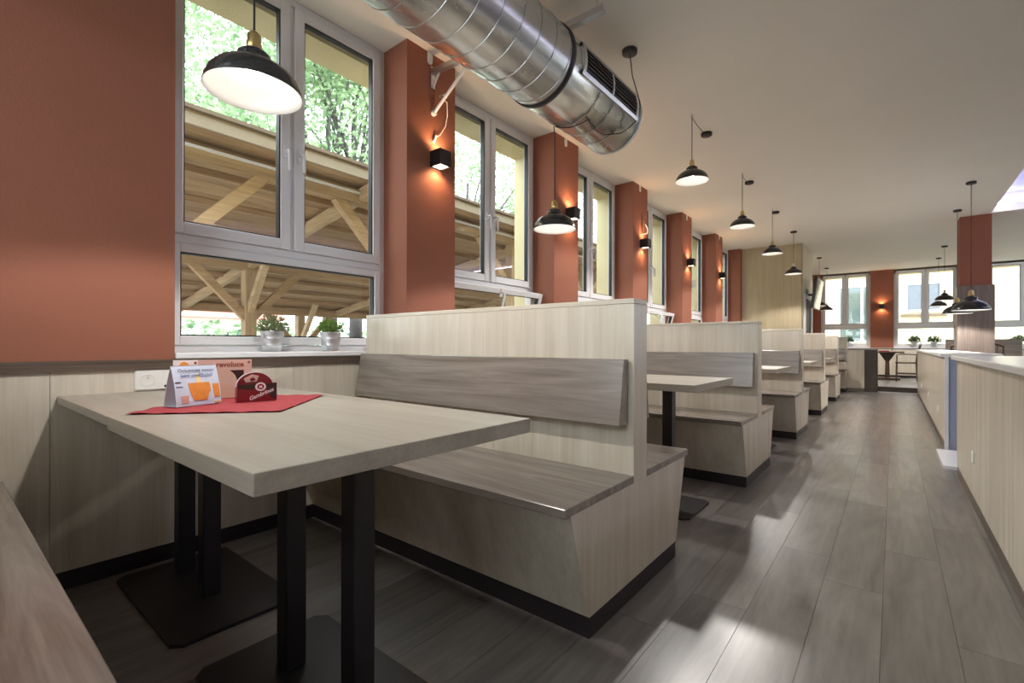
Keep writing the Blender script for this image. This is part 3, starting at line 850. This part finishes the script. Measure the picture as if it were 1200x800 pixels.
MB().prism([(-.06, .060), (.006, .060), (-.015, .040), (-.06, .047)], 'y', -.0026, -.002).build('dark_print', M['maroon_dark'], fr_)
MB().prism([(.02, .060), (.062, .060), (.062, .006), (.044, .012)], 'y', -.0026, -.002).build('dark_print', M['maroon_dark'], fr_)
em = MB()
em.prism([(.010 + .017 * math.cos(2 * PI * i / 20), .050 + .015 * math.sin(2 * PI * i / 20)) for i in range(20)], 'y', -.0032, -.0026)
em = em.build('emblem', M['ink_white'], fr_)
MB().prism([(.010 + .011 * math.cos(2 * PI * i / 20), .050 + .0095 * math.sin(2 * PI * i / 20)) for i in range(20)], 'y', -.0038, -.0032).build('emblem_field', M['maroon'], fr_)
MB().prism([(.004, .046), (.007, .055), (.010, .051), (.013, .056), (.016, .046)], 'y', -.0044, -.0038).build('emblem_crown', M['ink_white'], fr_)
text_mesh('Gambrinus', .0185, M['ink_white'], fr_, rd_mat(.012, -.003, .024) @ Matrix.Rotation(math.radians(22), 4, 'Z'), 'lettering', .35, bold=.0003)
MB().prism([(-.03, .064), (-.036, .078), (-.01, .092), (.012, .086), (.004, .066)], 'y', .0272, .028).build('picture_print', M['pink'], ap)
MB().prism([(-.012, .066), (-.018, .076), (-.006, .082), (.002, .072)], 'y', .0266, .0272).build('picture_print', M['maroon'], ap)
n2 = empty('napkin_holder', (-1.905, .665, ZN), math.radians(75)); tag(n2, 'pale pink arched napkin holder seen behind the tent card', 'napkin holder')
MB().prism(arch(.125, .113), 'y', 0, .004).build('front_arch', M['tan'], n2)
MB().box(-.075, .032, 0, .088, .036, .100).build('back_plate', M['maroon_dark'], n2)
MB().box(-.0625, .004, 0, .0625, .032, .003).build('base', M['maroon_dark'], n2)
lf = empty('leaflet', (-1.985, .682, ZT), math.radians(75)); tag(lf, 'pink upright leaflet with brown lettering at the back of the napkin table', 'leaflet')
MB().box(-.125, -.0006, .0, .125, .0006, .143).build('sheet', M['pink'], lf)
MB().box(-.125, -.0012, .09, -.05, -.0006, .143).build('label_print', M['ink_white'], lf)
MB().box(.06, .001, 0, .10, .03, .004).build('foot', M['maroon_dark'], lf)
text_mesh('revoluce', .026, M['ink_brown'], lf, rd_mat(.052, -.0012, .124), 'lettering', 0, bold=.0008)
text_mesh('pivní', .018, M['ink_brown'], lf, rd_mat(-.022, -.0012, .123), 'lettering', 0)
MB().prism([(-.092 + .016 * math.cos(PI * i / 10), .118 + .019 * math.sin(PI * i / 10)) for i in range(11)], 'y', -.0018, -.0012).build('sun_print', M['orange'], lf)
text_mesh('PIVO', .013, M['ink_dark'], lf, rd_mat(-.092, -.0018, .112), 'lettering', 0)
for xx in (-.058, .115): MB().prism([(xx + .005 * math.cos(PI * i / 5), .132 + .005 * math.sin(PI * i / 5)) for i in range(10)], 'y', -.0018, -.0006).build('dot_print', M['ink_brown'], lf)

# socket on the wall above the table
sk = empty('wall_socket', (XP, .645, .797), -PI / 2); tag(sk, 'white double wall socket plate above the nearest table', 'socket')
pl_ = MB().box(-.088, 0, -.044, .088, .012, .044).build('plate', M['plastic'], sk, bevel=.005)
q = MB().lathe([(.001, .0105), (.022, .0105), (.023, .0145), (.026, .0145), (.026, .012)], 24, axis='y', c=(.045, 0, 0)).build('socket_well', M['plastic'], pl_)
for a, b in ((-.009, 0), (.009, 0)): MB().lathe([(.001, .0118), (.0026, .0118), (.0026, .010)], 10, axis='y', c=(.045 + a, 0, b)).build('pin_hole', M['seal'], pl_)
MB().tube([(.045, .0105, .012), (.045, .024, .012)], .0024, 8).build('earth_pin', M['steel'], pl_)
MB().box(-.085, .012, -.018, -.012, .014, .032).build('cover_flap', M['plastic'], pl_)
for xx in (-.075, -.04): MB().box(xx, .012, -.034, xx + .025, .0132, -.024).build('port', M['seal'], pl_)

# ------------------------------------------------------------------ potted plants
def potted(loc, label, rt, rb, h, mat, seed, n=420, spread=1.25, hgt=.085, pot='zinc', group='small potted plants on the sills', ls=1.0):
    root = empty('potted_plant', loc); tag(root, label, 'plant', group)
    p = MB().lathe([(.001, 0), (rb, 0), (rb + (rt - rb) * .3, h * .3), (rb + (rt - rb) * .32 + .001, h * .32), (rb + (rt - rb) * .34, h * .34), (rb + (rt - rb) * .62, h * .62), (rb + (rt - rb) * .64 + .001, h * .64), (rb + (rt - rb) * .66, h * .66), (rt, h), (rt + .002, h + .002), (rt - .003, h + .001), (rt - .006, h - .012), (.001, h - .012)], 28).build('pot', M[pot], root)
    rg = random.Random(seed); mb = MB(); st = MB()
    for i in range(n):
        a = rg.random() * 2 * PI; el = math.acos(1 - rg.random() * .95); r_ = rg.random() ** .45
        d = Vector((math.cos(a) * math.sin(el), math.sin(a) * math.sin(el), math.cos(el)))
        c = Vector((d.x * rt * spread * r_, d.y * rt * spread * r_, h - .01 + d.z * hgt * r_ + .008))
        d2 = (d + Vector((rg.uniform(-.6, .6), rg.uniform(-.6, .6), rg.uniform(-.1, .7)))).normalized()
        w = d2.cross(Vector((rg.uniform(-1, 1), rg.uniform(-1, 1), rg.uniform(-1, 1)))).normalized()
        l = rg.uniform(.014, .026) * ls; ww = l * .26; nn = d2.cross(w) * .002
        mb.add([c, c + d2 * l * .5 + w * ww + nn, c + d2 * l, c + d2 * l * .5 - w * ww + nn], [(0, 1, 2, 3)])
        if i % 12 == 0: st.tube([(0, 0, h - .02), (c.x * .6, c.y * .6, h + (c.z - h) * .6), tuple(c)], .001, 4)
    mb = mb.build('foliage', mat, root, fix=False); mb['kind'] = 'stuff'
    st.build('stems', mat, root)
    return root
potted((-2.60, 1.172, .912), 'left potted plant on the first sill, grey-green leaves, ribbed zinc pot', .058, .043, .108, M['leaf_pot'], 1, 460, 1.35, .085)
potted((-2.60, 1.512, .912), 'right potted plant on the first sill, fresh green leaves, smooth zinc pot', .060, .044, .110, M['leaf_pot2'], 2, 460, 1.2, .075)
for i, (x, lb) in enumerate(((-.98, 'small far plant on the left far window sill'), (.42, 'far plant on the sill above the dark wooden chair'), (.80, 'far plant on the sill left of the column'), (2.28, 'far plant on the sill right of the column'))):
    potted((x, YF + .03, .912), lb, .075, .05, .13, M['leaf_far'], 10 + i, 260, 1.6, .15, ls=2.4)

# ------------------------------------------------------------------ platform furniture
tb = empty('pedestal_table', (-.12, 14.95, PZ)); tag(tb, 'dark wooden pedestal table on the raised platform', 'table')
MB().box(-.34, -.35, .655, .32, .35, .69).build('tabletop', M['chairwood'], tb, bevel=.003)
MB().prism([(-.05, .05), (.05, .05), (.04, .45), (.16, .655), (-.16, .655), (-.04, .45)], 'y', -.04, .04).build('pedestal', M['chairwood'], tb)
MB().box(-.25, -.25, 0, .25, .25, .05).build('foot', M['chairwood'], tb, bevel=.01)
o = box('menu_box', M['napkin'], -.28, 14.7, PZ + .69, -.08, 14.85, PZ + .715); tag(o, 'flat red folder on the platform table', 'folder')
mc = empty('menu_card', (-.03, 14.62, PZ + .69)); tag(mc, 'white folded menu card standing on the platform table', 'card')
MB().prism([(-.03, 0), (-.028, 0), (.001, .09), (-.001, .09)], 'y', -.05, .05).build('panel', M['card_plain'], mc); MB().prism([(.03, 0), (.028, 0), (-.001, .09), (.001, .09)], 'y', -.05, .05).build('panel', M['card_plain'], mc)
MB().box(-.012, -.052, .03, .012, -.0505, .07).build('print', M['ink_dark'], mc)
def make_chair():
    root = empty('wooden_chair')
    MB().box(-.2, -.2, .42, .2, .2, .45).build('seat', M['chairwood'], root, bevel=.006)
    for sx, sy in ((-1, -1), (-1, 1)): MB().bar((sx * .18, sy * .17, 0), (sx * .17, sy * .17, .42), .035, .035).build('leg', M['chairwood'], root)
    for sy in (-1, 1): MB().tube([(.21, sy * .17, 0), (.185, sy * .17, .43), (.20, sy * .17, .6), (.25, sy * .17, .84)], [.02, .018, .018, .015], 8).build('leg', M['chairwood'], root)
    m = MB(); m.tube([(.245, -.17, .82), (.255, -.1, .86), (.258, 0, .875), (.255, .1, .86), (.245, .17, .82)], .022, 8); m.build('top_rail', M['chairwood'], root)
    for yy in (-.08, 0, .08): MB().bar((.19, yy, .45), (.25, yy, .85), .012, .03).build('back_slat', M['chairwood'], root)
    for sy in (-1, 1): MB().bar((-.18, sy * .17, .18), (.2, sy * .17, .18), .02, .025).build('stretcher', M['chairwood'], root)
    MB().tube([(-.17, -.19, .45), (-.17, -.2, .62), (-.1, -.2, .64), (.2, -.18, .63)], .014, 6).build('armrest', M['chairwood'], root)
    return root
ch = make_chair(); ch.location = (.23, 14.45, PZ); tag(ch, 'dark wooden chair facing left at the platform table', 'chair', 'wooden chairs on the platform')
for i, (x, y, rz, lb) in enumerate(((1.12, 13.85, -PI / 2, 'wooden chair with rounded back before the dark far bench, left one'), (1.55, 13.85, -PI / 2, 'wooden chair with rounded back before the dark far bench, right one'))):
    c2 = copy_tree(ch); c2.location = (x, y, PZ); c2.rotation_euler = (0, 0, rz); tag(c2, lb, 'chair', 'wooden chairs on the platform')
db = empty('dark_bench', (1.5, 14.6, PZ)); tag(db, 'dark high-backed wooden bench behind the column', 'bench')
MB().box(-.58, -.03, 0, .62, .03, .98).build('backrest', M['dark_x'], db, bevel=.003); MB().box(-.58, -.5, .40, .62, -.03, .44).build('seat', M['dark_x'], db, bevel=.003); MB().box(-.58, -.45, 0, .62, -.08, .40).build('base', M['light_z'], db)
d2 = empty('dark_bench', (2.75, 12.8, PZ)); tag(d2, 'lower dark bench with light end panel right of the column', 'bench')
MB().box(-.6, -.03, 0, 1.2, .03, .83).build('backrest', M['dark_x'], d2, bevel=.003); MB().box(-.66, -.5, 0, -.6, .05, .86).build('end_panel', M['light_z'], d2); MB().box(-.6, -.5, .40, 1.2, -.03, .44).build('seat', M['dark_x'], d2); MB().box(-.6, -.45, 0, 1.2, -.08, .40).build('base', M['light_z'], d2)

# ------------------------------------------------------------------ outdoors: terrace ground
GZ = -.45
o = box('terrace_ground', M['ground'], -45, -25, GZ - .2, XO - .0, 45, GZ); struct(o, 'pale terrace ground outside the windows')
o = box('yard_ground', M['ground'], XO, YF + .5, GZ - .2, 40, 45, GZ); struct(o, 'pale yard ground behind the far wall')
# ------------------------------------------------------------------ timber terrace roof
pg = empty('terrace_roof', (-7, 5, GZ)); tag(pg, 'open timber terrace roof with posts, braces and boarded underside outside the windows', 'terrace roof')
PL = (-7, 5, GZ)
def zu(x): return 2.66 + .16 * (x + 4.05)
def rel(p): return (p[0] - PL[0], p[1] - PL[1], p[2] - PL[2])
YA, YB = -4.0, 15.0
x = -4.05
ang = math.atan(.16)
while x > -10.2:
    x2 = x - .26
    m = MB(); m.prism([rel((x - .004, 0, zu(x)))[::2], rel((x2 + .004, 0, zu(x2)))[::2], rel((x2 + .004, 0, zu(x2) + .028))[::2], rel((x - .004, 0, zu(x) + .028))[::2]], 'y', YA - PL[1], YB - PL[1])
    m.build('roof_board', M['board'], pg); x = x2
m = MB(); m.prism([rel((-4.02, 0, zu(-4.05) + .03))[::2], rel((-10.3, 0, zu(-10.3) + .03))[::2], rel((-10.3, 0, zu(-10.3) + .06))[::2], rel((-4.02, 0, zu(-4.05) + .06))[::2]], 'y', YA - PL[1], YB - PL[1]); m.build('roof_cover', M['roof_edge'], pg)
def tb_(p0, p1, w, h, mat, name): MB().bar(rel(p0), rel(p1), w, h).build(name, mat, pg)
tb_((-4.06, YA, zu(-4.05) - .035), (-4.06, YB, zu(-4.05) - .035), .03, .09, M['gutter'], 'fascia')
rows = [(-4.4, [1.2 + 2.12 * k for k in range(-1, 7)]), (-7.1, [2.88 + 2.95 * k for k in range(-2, 5)]), (-9.8, [2.05 + 2.95 * k for k in range(-2, 5)])]
for xr, pys in rows:
    zb = zu(xr) - .04
    tb_((xr, YA, zb - .07), (xr, YB, zb - .07), .13, .14, M['timber_y'], 'beam')
    for yy in pys:
        s_ = .15 if xr < -5 else .12
        tb_((xr, yy, GZ), (xr, yy, zb - .14), s_, s_, M['timber_z'], 'post')
        for sg in (-1, 1):
            tb_((xr, yy + sg * .03, zb - .82), (xr, yy + sg * .70, zb - .12), .09, .10, M['timber_y'], 'brace')
        if xr < -5:
            tb_((xr + .03, yy, zb - .72), (xr + .65, yy, zu(xr + .65) - .06), .08, .09, M['timber_x'], 'cross_brace')
tb_((-4.325, YA, zu(-4.4) - .08), (-4.325, YB, zu(-4.4) - .08), .022, .022, M['pvc'], 'conduit')
for k in range(14):
    xx = -4.85 - .62 * (k % 9)
    if k < 9: tb_((xx, YA, zu(xx) - .03), (xx, YB, zu(xx) - .03), .07, .06, M['board'], 'purlin')
for yy in rows[1][1]:
    tb_((-4.1, yy, zu(-4.1) - .10), (-10.2, yy, zu(-10.2) - .10), .08, .12, M['timber_x'], 'rafter')

# ------------------------------------------------------------------ trees
def tree(loc, h, R, label, seed, trunk_r, n, zc):
    root = empty('tree', loc); tag(root, label, 'tree', 'trees behind the terrace roof')
    rg = random.Random(seed)
    top = (rg.uniform(-.3, .3), rg.uniform(-.3, .3), h * .8)
    MB().tube([(0, 0, 0), (.05, .03, h * .25), (top[0] * .5, top[1] * .5, h * .5), top], [trunk_r * 1.15, trunk_r, trunk_r * .7, trunk_r * .2], 12).build('trunk', M['bark'], root)
    cl_ = []
    for i in range(16):
        a = rg.random() * 2 * PI; e = rg.uniform(-.7, 1.0); d = R * rg.uniform(.45, .95)
        c = Vector((math.cos(a) * d * math.cos(e), math.sin(a) * d * math.cos(e), zc + math.sin(e) * R * .85))
        s0 = Vector((top[0] * .5, top[1] * .5, max(zc - R * .7, h * .3) + rg.random() * R * .5))
        mid = s0.lerp(c, .5) + Vector((0, 0, .25))
        MB().tube([s0, mid, c], [trunk_r * .3, trunk_r * .18, .015], 6).build('branch', M['bark'], root)
        cl_.append((c, R * rg.uniform(.32, .5)))
    cl_.append((Vector((0, 0, zc)), R * .6))
    mb = MB()
    for i in range(n):
        c, r_ = rg.choice(cl_)
        d = Vector((rg.gauss(0, 1), rg.gauss(0, 1), rg.gauss(0, .8))).normalized() * r_ * rg.random() ** .5
        p = c + d
        ax = Vector((rg.uniform(-1, 1), rg.uniform(-1, 1), rg.uniform(-1, .4))).normalized()
        w = ax.cross(Vector((rg.uniform(-1, 1), rg.uniform(-1, 1), rg.uniform(-1, 1)))).normalized()
        l = rg.uniform(.09, .17); ww = l * .30
        mb.add([p, p + ax * l * .5 + w * ww, p + ax * l, p + ax * l * .5 - w * ww], [(0, 1, 2, 3)])
    f_ = mb.build('foliage', M['leaf'], root, fix=False); f_['kind'] = 'stuff'
    return root
tree((-10.7, 6.15, GZ), 9, 3.2, 'leafy tree behind the terrace roof with a grey trunk, left of the pair', 21, .17, 13000, 6.0)
tree((-10.9, 7.0, GZ), 9.5, 3.1, 'leafy tree behind the terrace roof with the darker trunk, right of the pair', 22, .16, 12000, 6.8)
tree((-11.2, 2.4, GZ), 9.5, 3.5, 'leafy tree behind the terrace roof seen behind the nearest pendant', 23, .18, 24000, 6.2)
tree((-12.0, 12.0, GZ), 9, 3.4, 'leafy tree behind the terrace roof seen through the second window', 24, .18, 11000, 6.0)
tree((-12.5, 18.5, GZ), 9, 3.6, 'leafy tree behind the terrace roof seen through the third window', 25, .18, 9000, 6.0)
hg = MB(); rg = random.Random(9)
for i in range(9000):
    p = Vector((-14.5 + rg.gauss(0, .35), rg.uniform(-2, 20), GZ + rg.random() ** .7 * (1.75 + .3 * math.sin(i))))
    ax = Vector((rg.uniform(-1, 1), rg.uniform(-1, 1), rg.uniform(-1, 1))).normalized(); w = ax.cross(Vector((rg.uniform(-1, 1), rg.uniform(-1, 1), rg.uniform(-1, 1)))).normalized()
    l = rg.uniform(.12, .22); hg.add([p, p + ax * l * .5 + w * l * .35, p + ax * l, p + ax * l * .5 - w * l * .35], [(0, 1, 2, 3)])
o = hg.build('hedge', M['leaf2'], None, fix=False); tag(o, 'pale green leafy hedge beyond the terrace roof', 'hedge', kind='stuff')
# ------------------------------------------------------------------ houses
def house(name, loc, rz, label, w, d, h, wins, mat, roof=True, ledges=True):
    root = empty(name, loc, rz); tag(root, label, 'building')
    MB().box(-w / 2, 0, 0, w / 2, d, h).build('wall', mat, root)
    if roof: MB().prism([(-.5, h), (d + .5, h), (d / 2, h + 2.2)], 'x', -w / 2 - .4, w / 2 + .4).build('roof', M['rooftile'], root)
    for (x0, z0, x1, z1, kind) in wins:
        f = MB(); ring(f, x0, z0, x1, z1, .10, -.05, .04); f.box((x0 + x1) / 2 - .04, -.045, z0 + .1, (x0 + x1) / 2 + .04, .03, z1 - .1)
        f = f.build('window', M['pvc'], root)
        MB().box(x0 + .1, -.02, z0 + .1, x1 - .1, -.012, z1 - .1).build('pane', M['curtain'] if kind else M['far_glass'], f)
        if ledges: MB().box(x0 - .1, -.16, z0 - .14, x1 + .12, .0, z0 - .06).build('ledge', M['roof_edge'], f)
    return root
house('white_house', (-24, 4, GZ), PI / 2, 'white house with a red roof far beyond the hedge', 14, 8, 2.6, [(-5.6, .9, -4.2, 2.1, 0), (-2.4, .9, -1.0, 2.1, 0), (1.0, .9, 2.4, 2.1, 0), (4.2, .9, 5.6, 2.1, 0)], M['house'])
house('yellow_house', (.6, 23.0, GZ), 0, 'cream rendered house facing the far windows', 16, 8, 4.8, [(-2.37, 1.5, -.75, 3.79, 0), (-.30, 2.63, .80, 3.76, 1), (3.0, 2.63, 4.1, 3.76, 1), (-5.9, 1.5, -4.3, 3.79, 0)], M['house_y'])
